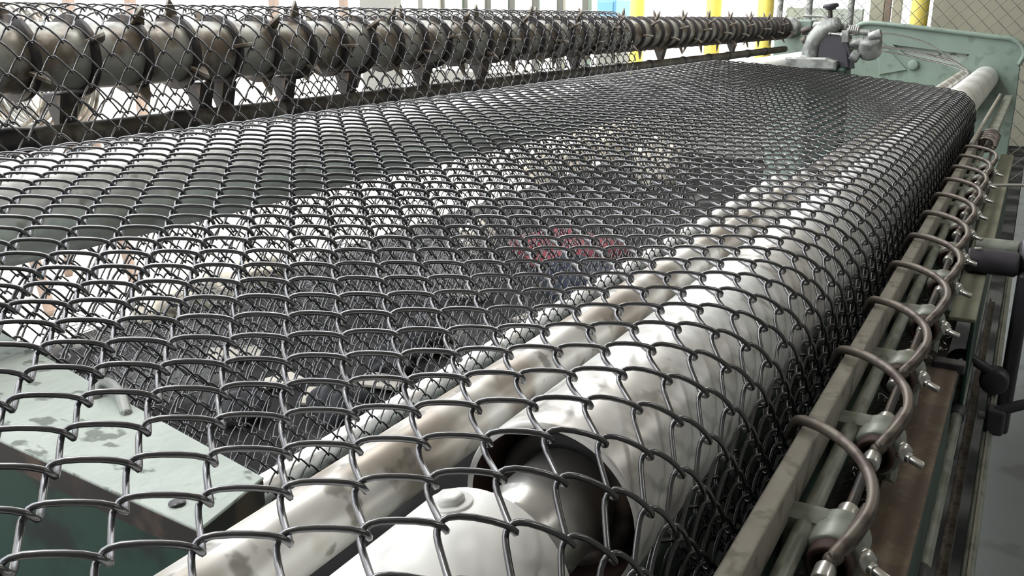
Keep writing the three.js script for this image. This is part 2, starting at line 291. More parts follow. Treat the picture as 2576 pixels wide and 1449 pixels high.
{ const o = thing('bearing_housing', 'white painted rounded bearing housing with bolt beside the roller end', 'bearing', [CR[0], -7.6, 5.2]);
  const c = [CR[0], CR[1]];
  part(o, 'body', merge([spin([c[0], c[1], 7.1], [c[0], c[1], 3.1], [[0.3, 0], [0.95, 0], [1.0, 0.012], [1.0, 0.988], [0.95, 1], [0, 1]], 56), box(c[0] - 1.0, c[0] + 0.6, -7.2, c[1], 3.1, 7.1, 0.006)]), whitePaint);
  part(o, 'base', box(c[0] - 1.3, c[0] + 0.6, -7.6, -7.2, 3.3, 6.8, 0.006), whitePaint);
  part(o, 'bolt', merge([spin([c[0] - 0.2, c[1] + 0.95, 6.7], [c[0] - 0.22, c[1] + 1.08, 6.7], [[0, 0], [0.16, 0], [0.16, 0.75], [0.12, 1], [0, 1]], 6), spin([c[0] - 0.19, c[1] + 0.9, 6.7], [c[0] - 0.2, c[1] + 1.0, 6.7], [[0, 0], [0.23, 0], [0.23, 1], [0, 1]], 20)]), whitePaint);
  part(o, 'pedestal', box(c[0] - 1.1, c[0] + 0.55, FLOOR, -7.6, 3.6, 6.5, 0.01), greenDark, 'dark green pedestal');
}
{ const c = [-6.02, -5.12]; const o = thing('tie_pipe', 'worn stained steel pipe running beside the large guide roller', 'pipe', [c[0], c[1], 50]);
  part(o, 'pipe', rod([c[0], c[1], 1], [c[0], c[1], FAR], 0.42, 36), wornPipe);
  for (const z of [30, 62]) part(o, 'collar', spin([c[0], c[1], z], [c[0], c[1], z + 0.8], [[0.42, 0], [0.5, 0.02], [0.5, 0.98], [0.42, 1]], 32), darkIron);
}
{ const o = thing('guide_roller', 'pale steel guide roller carrying the far raised edge of the mesh', 'roller', [CL[0], CL[1], 50]);
  part(o, 'shell', rod([CL[0], CL[1], 6], [CL[0], CL[1], 96], 1.08, 56), steelPipe);
  for (const z of [5.4, 96]) part(o, 'journal', rod([CL[0], CL[1], z], [CL[0], CL[1], z + 0.7], 0.4, 24), brightSteel);
}
{ const o = thing('bottom_roller', 'pale low roller near the floor with the hanging mesh looped under it', 'roller', [CB[0], CB[1], 40]);
  part(o, 'shell', rod([CB[0], CB[1], 7], [CB[0], CB[1], 90], 0.53, 36), steelPipe);
  for (const z of [6.4, 90]) part(o, 'journal', rod([CB[0], CB[1], z], [CB[0], CB[1], z + 0.7], 0.25, 20), brightSteel);
}
{ const o = thing('spiked_winding_drum', 'grey steel winding drum with ring flanges and pointed teeth gripping the mesh', 'drum', [CS[0], CS[1], 60]);
  const sh = part(o, 'shell', rod([CS[0], CS[1], 10], [CS[0], CS[1], 113], 1.03, 48), drumMat);
  const ringG = spin([CS[0], CS[1], 0], [CS[0], CS[1], 0.2], [[1.0, 0], [1.25, 0], [1.27, 0.1], [1.27, 0.9], [1.25, 1], [1.0, 1]], 40);
  const off = W(CS[0], CS[1], 0); ringG.translate(-off.x, -off.y, -off.z);
  const tooth = new THREE.BufferGeometry();            // flat pointed tooth, slightly hooked
  { const s = new THREE.Shape(); s.moveTo(-0.02, -0.004); s.lineTo(0.02, -0.004); s.lineTo(0.012, 0.02); s.lineTo(-0.004, 0.046); s.lineTo(-0.012, 0.018); s.closePath();
    const g = new THREE.ExtrudeGeometry(s, { depth: 0.007, bevelEnabled: true, bevelThickness: 0.0015, bevelSize: 0.0015, bevelSegments: 1 }); g.translate(0, 0, -0.0035); tooth.copy(boxUV(g)); }
  const ringMat = darkIron, local = off.clone().sub(o.position); let n = 0;
  for (let i = 0; i < 51; i++) {
    const z = 11 + 2 * i, r = new THREE.Mesh(ringG, ringMat); r.name = 'ring_flange'; r.position.set(local.x, local.y, local.z - z * P); r.castShadow = r.receiveShadow = true; o.add(r);
    for (let q = 0; q < 3; q++) {
      const a = (q / 3) * 2 * Math.PI + i * 0.62 + rr(-0.12, 0.12), t = new THREE.Mesh(tooth, drumMat); t.name = 'tooth';
      const e = new THREE.Vector3(Math.cos(a), Math.sin(a), 0), side = new THREE.Vector3(0, 0, -1), nrmv = side.clone().cross(e);
      t.matrixAutoUpdate = true; t.quaternion.setFromRotationMatrix(new THREE.Matrix4().makeBasis(side, e, nrmv));
      t.position.set(e.x * 1.22 * P, e.y * 1.22 * P, -0.1 * P); t.castShadow = t.receiveShadow = true; r.add(t); n++;
    }
  }
  part(o, 'journal', rod([CS[0], CS[1], 113], [CS[0], CS[1], 116], 0.45, 24), darkIron);
}
{ const c = [-26.1, -3.5]; const o = thing('tension_bar', 'rusty round bar with collars running below the spiked drum', 'bar', [c[0], c[1], 60]);
  part(o, 'bar', rod([c[0], c[1], 10], [c[0], c[1], 112], 0.36, 28), barMat);
  for (let i = 0; i < 14; i++) { const z = 15 + i * 6.7 + rr(-1, 1); part(o, 'wrap', spin([c[0], c[1], z], [c[0], c[1], z + 1.3], [[0.34, 0], [0.4, 0.15], [0.43, 0.4], [0.39, 0.8], [0.34, 1]], 20), darkIron); }
  for (const z of [18.6, 24.2, 25.3, 28.6, 32.6, 38.4, 44, 56, 72, 92]) part(o, 'bracket', slab([[c[0] - 0.55, c[1] - 0.35], [c[0] - 0.32, c[1] - 0.35], [c[0] - 0.32, c[1] + 0.4], [c[0] - 0.1, -2.3], [c[0] - 1.0, -2.3], [c[0] - 0.6, c[1] + 0.3]], z - 0.32, z + 0.32, 0.004), darkIron);
}
{ const o = thing('drum_stand', 'grey green upright stand holding the end of the spiked drum', 'stand', [CS[0], FLOOR, 117]);
  part(o, 'column', box(CS[0] - 2, CS[0] + 2.4, FLOOR, -0.2, 116, 119, 0.02), greenPaint);
  part(o, 'cap', rod([CS[0], CS[1], 114.5], [CS[0], CS[1], 116], 1.25, 32), castGrey);
}

/* ---------------------------------------------------------------- near end frame */
{ const Y = -6.5, o = thing('end_frame', 'machine end frame with dirty pale green top plate and dark green side', 'frame', [-14, FLOOR, 8.5]);
  const c = [[660, 1200], [400, 1060], [100, 890], [0, 865]].map((q) => atY(...q, Y)), d = [[500, 1330], [340, 1262], [0, 1105]].map((q) => atY(...q, Y));
  const ext = (a, b, X) => { const t = (X - a[0]) / (b[0] - a[0]); return [X, Y, a[2] + (b[2] - a[2]) * t]; };
  const far2 = ext(c[0], c[2], -19.2), near2 = ext(d[0], d[2], -19.2);
  const s = new THREE.Shape([c[0], far2, near2, d[0]].map((q) => new THREE.Vector2(q[0] * P, q[2] * P)));
  const layer = (dep, top, b) => { const g = new THREE.ExtrudeGeometry(s, { depth: dep - 2 * b, bevelEnabled: true, bevelThickness: b, bevelSize: b, bevelSegments: 1 }); g.rotateX(-Math.PI / 2); g.translate(0, (Y - FLOOR) * P + top - dep + b, 0); return boxUV(g); };
  part(o, 'top_plate', layer(0.004, 0, 0.001), plateMat); part(o, 'beam', layer(0.03, -0.004, 0.0005), darkIron, 'dark brown beam edge');  // beam coloured darker than the plate it carries
  const zm = (a, b) => (a[2] + b[2]) / 2;
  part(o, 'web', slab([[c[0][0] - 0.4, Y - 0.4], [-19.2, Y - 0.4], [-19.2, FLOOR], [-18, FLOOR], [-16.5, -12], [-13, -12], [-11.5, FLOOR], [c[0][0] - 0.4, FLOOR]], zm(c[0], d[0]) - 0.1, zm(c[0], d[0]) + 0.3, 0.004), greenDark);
  { const q = atY(446, 1268, Y); part(o, 'bolt', spin([q[0], Y, q[2]], [q[0], Y + 0.05, q[2]], [[0.12, 0], [0.12, 0.6], [0.06, 1], [0, 1]], 10), blackGrease); }
  part(o, 'lifting_lug', sweep([atY(240, 1000, Y), [atY(262, 990, Y)[0], Y + 0.2, atY(262, 990, Y)[2]], [atY(300, 1010, Y)[0], Y + 0.2, atY(300, 1010, Y)[2]], atY(318, 1040, Y)], 0.1, 14, 8), castGrey);
}

/* ---------------------------------------------------------------- weaving rail on the right with its hook arms */
{ const o = thing('weaving_rail', 'grey painted steel rail along the foot of the mesh carrying curved hooks', 'rail', [-2, -8.6, 32]);
  part(o, 'rail_bar', box(-2.45, -2.15, -6.75, -6.1, 4, 58, 0.004), railMat);
  part(o, 'lower_bar', rod([-1.93, -6.72, 4], [-1.93, -6.72, 56], 0.13, 16), railGreen);
  part(o, 'tray', box(-2.66, -1.05, -8.75, -8.6, 3, 60, 0.002), oilTray, 'black oily tray littered with shavings');
  part(o, 'added_panel', box(-4.0, -3.85, -15, -7.0, 8.6, 58, 0.004), greenPaint, 'green panel added to darken the gaps behind the hanging mesh');  // added panel: keeps the bright background out of the mesh gaps
  part(o, 'tray_side', box(-2.45, -2.25, -8.6, -6.75, 4, 58, 0.002), greenDark);
  part(o, 'pivot_shaft', rod([-1.48, -6.78, 4], [-1.48, -6.78, 56], 0.08, 14), darkIron);
}
const ledgeY = -7.8;
{ const o = thing('ledge_plate', 'rust brown steel ledge plate beside the hook arms', 'plate', [-0.9, ledgeY, 13]);
  part(o, 'plate', box(-1.4, -0.635, ledgeY - 0.12, ledgeY, 3, 22.2, 0.003), rustPlate);
  part(o, 'stop_strip', box(-1.2, -0.5, ledgeY - 0.1, ledgeY + 0.14, 22.2, 22.6, 0.003), motorDark);
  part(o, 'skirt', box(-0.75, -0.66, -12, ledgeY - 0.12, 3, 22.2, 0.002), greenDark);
}
{ const o = thing('ledge_plate', 'pale grey green ledge plate beyond the black cross shaft', 'plate', [-0.9, ledgeY, 40]);
  part(o, 'plate', box(-1.2, -0.5, ledgeY - 0.12, ledgeY, 26.5, 62, 0.003), palePlate);
  part(o, 'skirt', box(-0.62, -0.52, -12, ledgeY - 0.12, 26.5, 62, 0.002), greenDark);
}
const hookProto = (() => {
  const z0 = 13.5, o = thing('hook_arm', 'curved round-bar hook arm with pivot boss and stud on the weaving rail', 'hook', [-1.5, -6.9, z0], 'hook arms along the weaving rail');
  part(o, 'arm', sweep([[-2.62, -6.3, z0 + 0.12], [-2.5, -6.0, z0 + 0.05], [-2.2, -5.94, z0 - 0.1], [-1.8, -5.95, z0 - 0.4], [-1.42, -6.0, z0 - 0.85], [-1.17, -6.08, z0 - 1.4], [-1.12, -6.22, z0 - 1.8], [-1.24, -6.42, z0 - 2.15], [-1.42, -6.62, z0 - 2.5]], 0.085, 40, 10), hookMat);
  part(o, 'arm_flat', sweep([[-1.14, -6.3, z0 - 1.7], [-1.26, -6.5, z0 - 2.1], [-1.44, -6.7, z0 - 2.5]], 0.12, 10, 6), hookMat);
  const zw = z0 - 1.7;
  const w = []; w.push([-2.2, -6.62], [-1.3, -6.62], [-1.24, -6.7], [-1.24, -7.5], [-1.3, -7.5]); for (let i = 0; i <= 10; i++) { const a = Math.PI * i / 10; w.push([-1.7 + 0.35 * Math.cos(a), -7.2 + 0.3 * Math.sin(a)]); } w.push([-2.2, -7.3]);
  part(o, 'web_bracket', slab(w, zw - 0.12, zw + 0.3, 0.006), railGreen);
  part(o, 'cast_boss', spin([-1.48, -6.9, zw + 0.28], [-1.48, -6.9, zw - 0.5], [[0.1, 0], [0.36, 0], [0.4, 0.06], [0.4, 0.94], [0.37, 1], [0.3, 1]], 28), railGreen);
  part(o, 'bushing', spin([-1.48, -6.86, zw - 0.1], [-1.48, -6.86, zw - 0.75], [[0.1, 0], [0.31, 0.0], [0.31, 0.95], [0.29, 1], [0.22, 1], [0.22, 0.3], [0.1, 0.3]], 24), rustDark, 'rust brown bushing');
  for (const [a, b, r] of [[0.75, 0.35, 0.16], [-0.9, -1.25, 0.14]]) part(o, 'collar', rod([-1.48, -6.78, zw + a], [-1.48, -6.78, zw + b], r, 18), brightSteel);
  part(o, 'stud', merge([rod([-1.2, -6.85, zw - 0.3], [-0.94, -6.9, zw - 0.45], 0.09, 12), spin([-1.16, -6.84, zw - 0.32], [-1.0, -6.87, zw - 0.4], [[0, 0], [0.16, 0], [0.18, 0.4], [0.13, 1], [0, 1]], 12), spin([-0.94, -6.9, zw - 0.45], [-0.74, -6.94, zw - 0.55], [[0.07, 0], [0.07, 0.9], [0, 1]], 10)]), brightSteel, 'bright threaded stud with nut');
  return o;
})();
const ORD = ['first', 'second', 'third', 'fourth', 'fifth', 'sixth', 'seventh', 'eighth', 'ninth', 'tenth', 'eleventh'];
hookProto.userData.label = 'curved round-bar hook arm, first along the weaving rail from the hollow roller end';
for (let k = 1; k < 11; k++) { const c = hookProto.clone(); c.userData = { ...hookProto.userData, label: hookProto.userData.label.replace('first', ORD[k]) }; c.name = numbered('hook_arm'); c.position.z -= 3.6 * k * P; c.rotation.y = rr(-0.03, 0.03); scene.add(c); }
{ const l = []; for (let i = 0; i < 190; i++) { const X = rr(-2.1, -1.15), Z = rr(7, 40), Y = -8.55, a = rr(0, 6.28), s = rr(0.06, 0.2), r = rr(0.01, 0.02);
    l.push(sweep([[X, Y + 0.02, Z], [X + s * Math.cos(a), Y + rr(0.02, 0.12), Z + s * Math.sin(a)], [X + s * 1.3 * Math.cos(a + 0.8), Y + 0.03, Z + s * 1.3 * Math.sin(a + 0.8)]], r, 5, 4)); }
  const m = solo('wire_offcuts', 'bright curled wire offcuts strewn in the oily tray', 'offcuts', merge(l), brightSteel); m.userData.kind = 'stuff'; }

/* ---------------------------------------------------------------- bars, clamps and shaft right of the ledge */
const along = (u, v, Y) => { const [a, b] = ray(u, v); return a / b * Y; };   // X of a line along the axis through a pixel, at height Y
{ const Y = -10.5, x0 = along(2290, 1449, Y), x1 = along(2338, 1449, Y), o = thing('side_pipe', 'grey green round pipe running just outside the ledge plate', 'pipe', [(x0 + x1) / 2, Y, 24]);
  part(o, 'pipe', rod([(x0 + x1) / 2, Y, 6], [(x0 + x1) / 2, Y, 46], Math.abs(x1 - x0) / 2, 24), railGreen);
  for (const z of [17, 26]) part(o, 'band', spin([(x0 + x1) / 2, Y, z], [(x0 + x1) / 2, Y, z + 0.7], [[0.1, 0], [Math.abs(x1 - x0) / 2 + 0.05, 0], [Math.abs(x1 - x0) / 2 + 0.05, 1], [0.1, 1]], 24), motorDark, 'black clamp band'); }
{ const Y = -12, x0 = along(2352, 1449, Y), x1 = along(2384, 1449, Y);
  solo('side_channel', 'brownish steel channel lying between two parallel bars', 'channel', merge([box(x0, x1, Y - 0.4, Y, 6, 44, 0.004), box(x0, x0 + 0.08, Y, Y + 0.12, 6, 44, 0.001)]), hookMat); }
{ const Y = -11.5, x0 = along(2414, 1449, Y), x1 = along(2452, 1449, Y), o = thing('side_bar', 'pale grey square bar nearest the open floor', 'bar', [(x0 + x1) / 2, Y, 26]);
  part(o, 'bar', box(x0, x1, Y - 0.35, Y, 6, 52, 0.006), railGreen);
  part(o, 'rib', box((x0 + x1) / 2 - 0.03, (x0 + x1) / 2 + 0.03, Y, Y + 0.05, 6, 52, 0.002), railMat);
  for (const z of [9, 27, 48]) part(o, 'leg', box(x0 + 0.02, x1 - 0.02, FLOOR, Y - 0.35, z, z + 0.4, 0.003), greenDark);
}
{ const q = atY(2470, 892, -10.2), o = thing('pipe_clamp', 'black clamp yoke gripping the parallel bars', 'clamp', [q[0], -11, q[2]]);
  part(o, 'yoke', sweep([[q[0] - 0.95, -10.6, q[2]], [q[0] - 0.6, -10.25, q[2] - 0.05], [q[0], -10.5, q[2] - 0.1], [q[0] + 0.45, -10.8, q[2]]], 0.17, 20, 8), motorDark);
  part(o, 'jaw', rod([q[0] + 0.45, -11.0, q[2] - 0.25], [q[0] + 0.45, -11.0, q[2] + 0.45], 0.42, 20), motorDark);
}
{ const q = atY(2510, 1035, -10.9), o = thing('clamp_lever', 'black lever with clamp block reaching out over the floor', 'lever', [q[0], -11, q[2]]);
  part(o, 'block', box(q[0] - 0.3, q[0] + 0.22, -11.6, -10.8, q[2] - 0.25, q[2] + 0.35, 0.008), motorDark);
  part(o, 'handle', sweep([[q[0], -10.9, q[2]], [q[0] + 0.6, -10.6, q[2] + 0.1], [q[0] + 1.9, -10.1, q[2] + 0.2]], 0.16, 14, 8), motorDark);
  part(o, 'screw', rod([q[0] - 0.5, -11.1, q[2]], [q[0] - 0.25, -11.1, q[2]], 0.12, 12), castGrey);
}
{ const Z = 33, Y = -7.3, o = thing('cross_shaft', 'black and steel cross shaft with coupling at right angles to the rail', 'shaft', [-0.1, Y, Z]);
  part(o, 'shaft', rod([-1.15, Y - 0.1, Z - 1.2], [0.35, Y - 0.1, Z - 1.2], 0.4, 28), motorDark);
  part(o, 'sleeve', rod([-1.0, Y + 0.1, Z], [0.3, Y + 0.1, Z], 0.3, 28), railGreen);
  part(o, 'coupling', rod([0.3, Y, Z - 0.6], [0.85, Y, Z - 0.6], 0.62, 28), motorDark);
  part(o, 'bearing_stand', box(0.36, 0.8, -13, Y - 0.3, Z - 1.6, Z + 0.2, 0.01), motorDark);
  part(o, 'grease_nipple', rod([-0.95, Y + 0.28, Z - 1.3], [-0.75, Y + 0.3, Z - 1.3], 0.07, 8), brightSteel);
}
solo('steel_rod', 'thin bright rod sticking out sideways past the hook arms', 'rod', sweep([[-1.1, -6.9, 44], [0.2, -6.8, 44.1], [2.5, -6.7, 44.2]], 0.07, 10, 8), brightSteel);
{ const Y = -6.0, o = thing('guide_rod', 'slim round rod above the far end of the weaving rail', 'rod', [-2.2, Y, 66]);
  part(o, 'rod', rod([-2.3, -5.9, 50], [-2.3, -5.9, 84], 0.12, 14), railMat);
  part(o, 'rail_extension', box(-2.1, -1.5, -6.7, -6.3, 58, 90, 0.005), railGreen); }
{ const l = [-1.75, -6.3, 53], o = thing('spring_coil', 'dark steel coil of loops lying over the end of the rail', 'coil', l);
  const pts = []; for (let i = 0; i <= 60; i++) { const a = i / 60 * 5 * 2 * Math.PI; pts.push([l[0] + 0.42 * Math.cos(a), l[1] + 0.36 * Math.sin(a), l[2] + 5 * i / 60]); }
  part(o, 'coil', sweep(pts, 0.09, 160, 8), hookMat);
  part(o, 'core', rod([l[0], l[1], l[2] - 0.2], [l[0], l[1], l[2] + 5.2], 0.1, 12), darkIron); }

/* ---------------------------------------------------------------- far end: green frame, forming head, wires */
{ const Z = 100, o = thing('end_frame', 'light green painted machine end frame at the far end of the rollers', 'frame', [-8, FLOOR, Z]);
  const px = (l) => l.map(([u, v]) => atZ(u, v, Z).slice(0, 2));
  const top = px([[2145, 78], [2160, 64], [2180, 58], [2260, 64], [2400, 80], [2500, 92], [2545, 98], [2568, 112], [2577, 135], [2565, 160]]);
  const outl = [...top, [top[9][0] + 0.1, -8], [-1.6, FLOOR], [-4, FLOOR], [-5.5, -13], [-11, -13], [-13, FLOOR], [-16.6, FLOOR], [-16.9, -6]];
  part(o, 'panel', slab(outl, Z, Z + 0.8, 0.006, [px([[2245, 112], [2440, 137], [2405, 165], [2330, 155], [2275, 135]])]), greenPaint);
  part(o, 'backing', slab(px([[2235, 105], [2450, 130], [2420, 175], [2330, 165], [2260, 140]]), Z + 0.8, Z + 1.0, 0.002), plateMat);
  const rim = top.map((q, i) => [q[0], q[1], Z - 0.3]); part(o, 'flange', sweep(rim, 0.22, 60, 8), greenPaint);
  const b = atZ(2298, 163, Z); part(o, 'boss', rod([b[0], b[1], Z - 0.5], [b[0], b[1], Z + 0.2], 0.5, 24), greenPaint);
  const ribTop = atZ(2210, 108, Z), ribB = atZ(2280, 175, Z); part(o, 'rib', slab([[ribTop[0], ribTop[1]], [ribTop[0] + 0.4, ribTop[1]], [ribB[0], ribB[1]], [ribB[0] - 2.4, ribB[1] - 0.5]], Z - 0.3, Z + 0.1, 0.004), greenPaint);
  part(o, 'lower_beam', box(-14, -4.6, -8.6, -6.4, Z - 2, Z + 0.2, 0.01), greenPaint);
}
{ const Z = 78, q = (u, v, dz = 0) => atZ(u, v, Z + dz), o = thing('forming_head', 'grey cast iron wire forming head with curved arm and handwheel', 'machine head', [q(2070, 160)[0], -3.7, Z]);
  const b0 = q(1993, 147), b1 = q(2100, 152), yb = b0[1] - 0.1;
  const slabPts = [[b0[0] - 0.3, yb - 0.25], [b0[0] - 0.15, yb + 0.12], [b1[0] - 0.5, yb + 0.12], [b1[0] + 0.2, yb - 0.1], [b1[0] + 0.2, yb - 0.55], [b0[0] + 0.4, yb - 0.55]];
  part(o, 'base', slab(slabPts, Z - 1.4, Z + 1.4, 0.01), castGrey);
  part(o, 'foot_flange', rod([q(2035, 135)[0], yb + 0.05, Z], [q(2035, 135)[0], yb + 0.4, Z], 0.65, 24), castGrey);
  const arm = [[2036, 138], [2040, 118], [2048, 98], [2062, 82], [2080, 70], [2098, 62]].map((e) => q(...e));
  part(o, 'curved_arm', sweep(arm, 0.62, 30, 18), castGrey);
  part(o, 'stem', rod(q(2090, 62), q(2088, 22), 0.17, 14), darkIron);
  part(o, 'handwheel', spin(q(2090, 26), q(2090, 8), [[0.15, 0], [0.35, 0.1], [0.42, 0.3], [0.62, 0.42], [0.62, 0.75], [0.5, 0.95], [0, 1]], 24), motorDark, 'dark handwheel knob');
  part(o, 'lever', sweep([q(2022, 40), q(2040, 41), q(2076, 43), q(2086, 52)], 0.11, 16, 8), castGrey);
  part(o, 'cylinder', rod(q(2046, 66, 0.8), q(2132, 70, 0.8), 0.36, 24), castGrey);
  const sp = []; for (let i = 0; i <= 70; i++) { const a = i / 70 * 5 * 2 * Math.PI, c = q(2134 + 26 * i / 70, 74 + 3 * i / 70, 0.3); sp.push([c[0], c[1] + 0.3 * Math.cos(a), c[2] + 0.3 * Math.sin(a)]); }
  part(o, 'spring', sweep(sp, 0.07, 150, 6), brightSteel);
  part(o, 'spring_rod', rod(q(2130, 76, 0.3), q(2190, 83, 0.3), 0.2, 16), castGrey);
  part(o, 'motor_body', slab([[q(2064, 108)[0], q(2064, 85)[1]], [q(2124, 108)[0], q(2124, 88)[1]], [q(2136, 150)[0], yb - 0.5], [q(2058, 150)[0], yb - 0.3]], Z - 0.2, Z + 2.2, 0.012), motorDark, 'dark gear case');
  part(o, 'adjusting_bolt', merge([rod(q(2088, 84, -0.3), q(2124, 88, -0.3), 0.1, 12), rod(q(2114, 87, -0.3), q(2124, 88, -0.3), 0.2, 6), rod(q(2085, 83, -0.3), q(2090, 85, -0.3), 0.17, 6)]), brightSteel);
  part(o, 'guide_plate', slab([[q(2122, 82)[0], q(2122, 78)[1]], [q(2136, 82)[0], q(2136, 78)[1]], [q(2136, 105)[0], q(2136, 105)[1]], [q(2122, 105)[0], q(2122, 105)[1]]], Z - 0.6, Z - 0.3, 0.004), castGrey);
  part(o, 'drive_shaft', rod(q(2126, 104, -0.4), q(2146, 160, -0.4), 0.13, 12), motorDark);
  part(o, 'worm', rod(q(2140, 138, -0.2), q(2160, 148, -0.2), 0.4, 16), castGrey);
  part(o, 'side_screw', merge([rod(q(2016, 80), q(2044, 70), 0.26, 14), rod(q(2020, 84), q(2044, 82), 0.14, 12), rod(q(2020, 108), q(2032, 95), 0.34, 14)]), darkIron);
  part(o, 'nozzle', merge([rod(q(2136, 112), q(2175, 103), 0.34, 16), rod(q(2185, 95), q(2218, 84), 0.36, 16), rod(q(2190, 95), q(2186, 140, 0.8), 0.9, 18)]), castGrey);
  part(o, 'support_column', box(q(2058, 150)[0] - 0.6, q(2136, 150)[0], FLOOR, yb - 0.5, Z - 0.8, Z + 1.6, 0.02), greenDark);
}
{ const cr = [[[2140, 88, 78], [2230, 84, 80], [2330, 108, 84], [2380, 140, 88], [2430, 172, 91]], [[2140, 118, 78], [2220, 117, 80], [2300, 130, 84], [2390, 150, 88], [2432, 176, 91]], [[2140, 122, 78], [2230, 130, 81], [2330, 150, 85], [2400, 168, 89], [2434, 181, 91]], [[2150, 118, 78], [2270, 124, 82], [2350, 143, 86], [2405, 160, 89], [2432, 179, 91]]];
  for (const c of cr) solo('feed_wire', 'thin bright feed wire running from the forming head over the far roller', 'wire', sweep(c.map(([u, v, z]) => atZ(u, v, z)), 0.065, 40, 6), brightSteel, 'feed wires to the forming head'); }

/* ---------------------------------------------------------------- chain-link partition and background */
{ const Z = 128, p2 = 1.75, x0 = atZ(1955, 60, Z)[0], o = thing('chain_link_partition', 'tall chain-link partition fence behind the forming head', 'fence', [-10, FLOOR, Z]);
  const yT = 3.2, n = Math.round((18 - x0) / (p2 / 2));
  for (let i = 0; i < n; i++) {
    const pts = [], xc = x0 + i * p2 / 2, s0 = i % 2; const m = Math.floor((yT + 19.4) / (p2 / 2));
    for (let j = 0; j <= m; j++) pts.push([xc + ((j + s0) % 2 ? 0.47 : -0.03) * p2 / 1, -19.6 + j * p2 / 2, Z + (j % 2 ? 0.05 : -0.05)]);
    const g = []; for (let j = 0; j < m; j++) { const a = W(...pts[j]), b = W(...pts[j + 1]); const c = new THREE.CylinderGeometry(0.0028, 0.0028, a.distanceTo(b), 4, 1, true); c.applyQuaternion(new THREE.Quaternion().setFromUnitVectors(new THREE.Vector3(0, 1, 0), b.clone().sub(a).normalize())); c.translate((a.x + b.x) / 2, (a.y + b.y) / 2, (a.z + b.z) / 2); g.push(c); }
    part(o, 'wire', merge(g), fenceWire);
  }
  for (const u of [2137, 2032, 1958]) { const x = atZ(u, 40, Z)[0]; part(o, 'post', rod([x, FLOOR, Z + 0.5], [x, 6, Z + 0.5], 0.42, 16), castGrey); }
  part(o, 'tension_wire', sweep([[x0, yT + 0.1, Z], [0, yT + 0.15, Z], [18, yT, Z]], 0.06, 12, 5), fenceWire);
}
for (const [u, z] of [[1603, 150], [1795, 150], [1925, 150], [2312, 150]]) {
  const x = atZ(u, 40, z)[0]; const o = thing('yellow_column', 'yellow painted round steel column holding the roof', 'column', [x, FLOOR, z], 'yellow roof columns');
  part(o, 'shaft', rod([x, FLOOR, z], [x, FLOOR + xm(4.5), z], 1.25, 24), yellowPaint); part(o, 'foot_plate', box(x - 2, x + 2, FLOOR, FLOOR + 0.3, z - 2, z + 2, 0.01), darkIron);
}
for (const [u, z, w] of [[2205, 165, 1.1], [2255, 180, 0.8], [2232, 165, 0.5]]) { const x = atZ(u, 30, z)[0]; solo('doorway_post', 'pale post standing in the bright far doorway', 'post', box(x - w, x + w, FLOOR, FLOOR + xm(4.5), z, z + 2 * w, 0.01), z === 165 && w < 1 ? brownPost : wallBeige, 'far doorway posts'); }
{ const a = atZ(1985, 45, 160), b = atZ(2140, 45, 160); solo('sheet_screen', 'pale green sheet metal screen behind the partition fence', 'screen', slab([[a[0], FLOOR], [b[0] + 2, FLOOR], [b[0] + 2, 1.2], [a[0], 1.6]], 158, 159, 0.01), plateMat);
  const c = atZ(2000, 70, 140), d = atZ(2135, 70, 140); solo('tarpaulin_pile', 'blue grey tarpaulin heap behind the forming head', 'tarpaulin', slab([[c[0], FLOOR], [d[0], FLOOR], [d[0], -3.2], [c[0] + 14, -1.6], [c[0] + 2, -1.2]], 138, 146, 0.06), wallGrey); }
{ const x0 = atZ(1030, 5, 190)[0], x1 = atZ(1510, 5, 190)[0], o = thing('far_shed', 'pale far shed with white columns and shutters between them', 'building', [(x0 + x1) / 2, FLOOR, 190]);
  part(o, 'wall', box(x0 - 20, x1, FLOOR, 12, 196, 200, 0.01), wallGrey);
  for (let i = 0; i < 9; i++) { const x = x0 + (x1 - x0) * i / 8; part(o, 'column', box(x - 1.2, x + 1.2, FLOOR, 12, 188, 192, 0.02), whitePaint); }
  for (let i = 0; i < 8; i++) { const x = x0 + (x1 - x0) * (i + 0.5) / 8; part(o, 'shutter', box(x - 2.2, x + 2.2, FLOOR, 6, 195.5, 196, 0), i % 2 ? greenPaint : wallBeige); } }
{ const a = atZ(1512, 10, 170), b = atZ(1560, 10, 170); const o = thing('blue_cabinet', 'blue sheet steel cabinet on a grey plinth beyond the winding drum', 'cabinet', [(a[0] + b[0]) / 2, FLOOR, 172]);
  part(o, 'plinth', box(a[0], b[0], FLOOR, -2.5, 168, 176, 0.02), wallGrey); part(o, 'body', box(a[0], b[0], -2.5, 3.4, 168, 176, 0.02), bluePaint); part(o, 'door', box(a[0] + 0.5, b[0] - 0.5, -2, 3, 167.7, 168, 0.02), bluePaint); }
for (const [u, z, h] of [[175, 40, 6], [330, 52, 7], [690, 90, 8], [865, 130, 9]]) { const x = -150 + (u % 7) * 4, q = ray(u, 30), zz = x / q[0]; solo('yard_post', 'dark timber post standing in the sunlit yard', 'post', merge([box(x - 0.8, x + 0.8, FLOOR, h, zz - 0.8, zz + 0.8, 0.02), box(x - 1, x + 1, h, h + 0.4, zz - 1, zz + 1, 0.02)]), brownPost, 'timber posts in the yard'); }

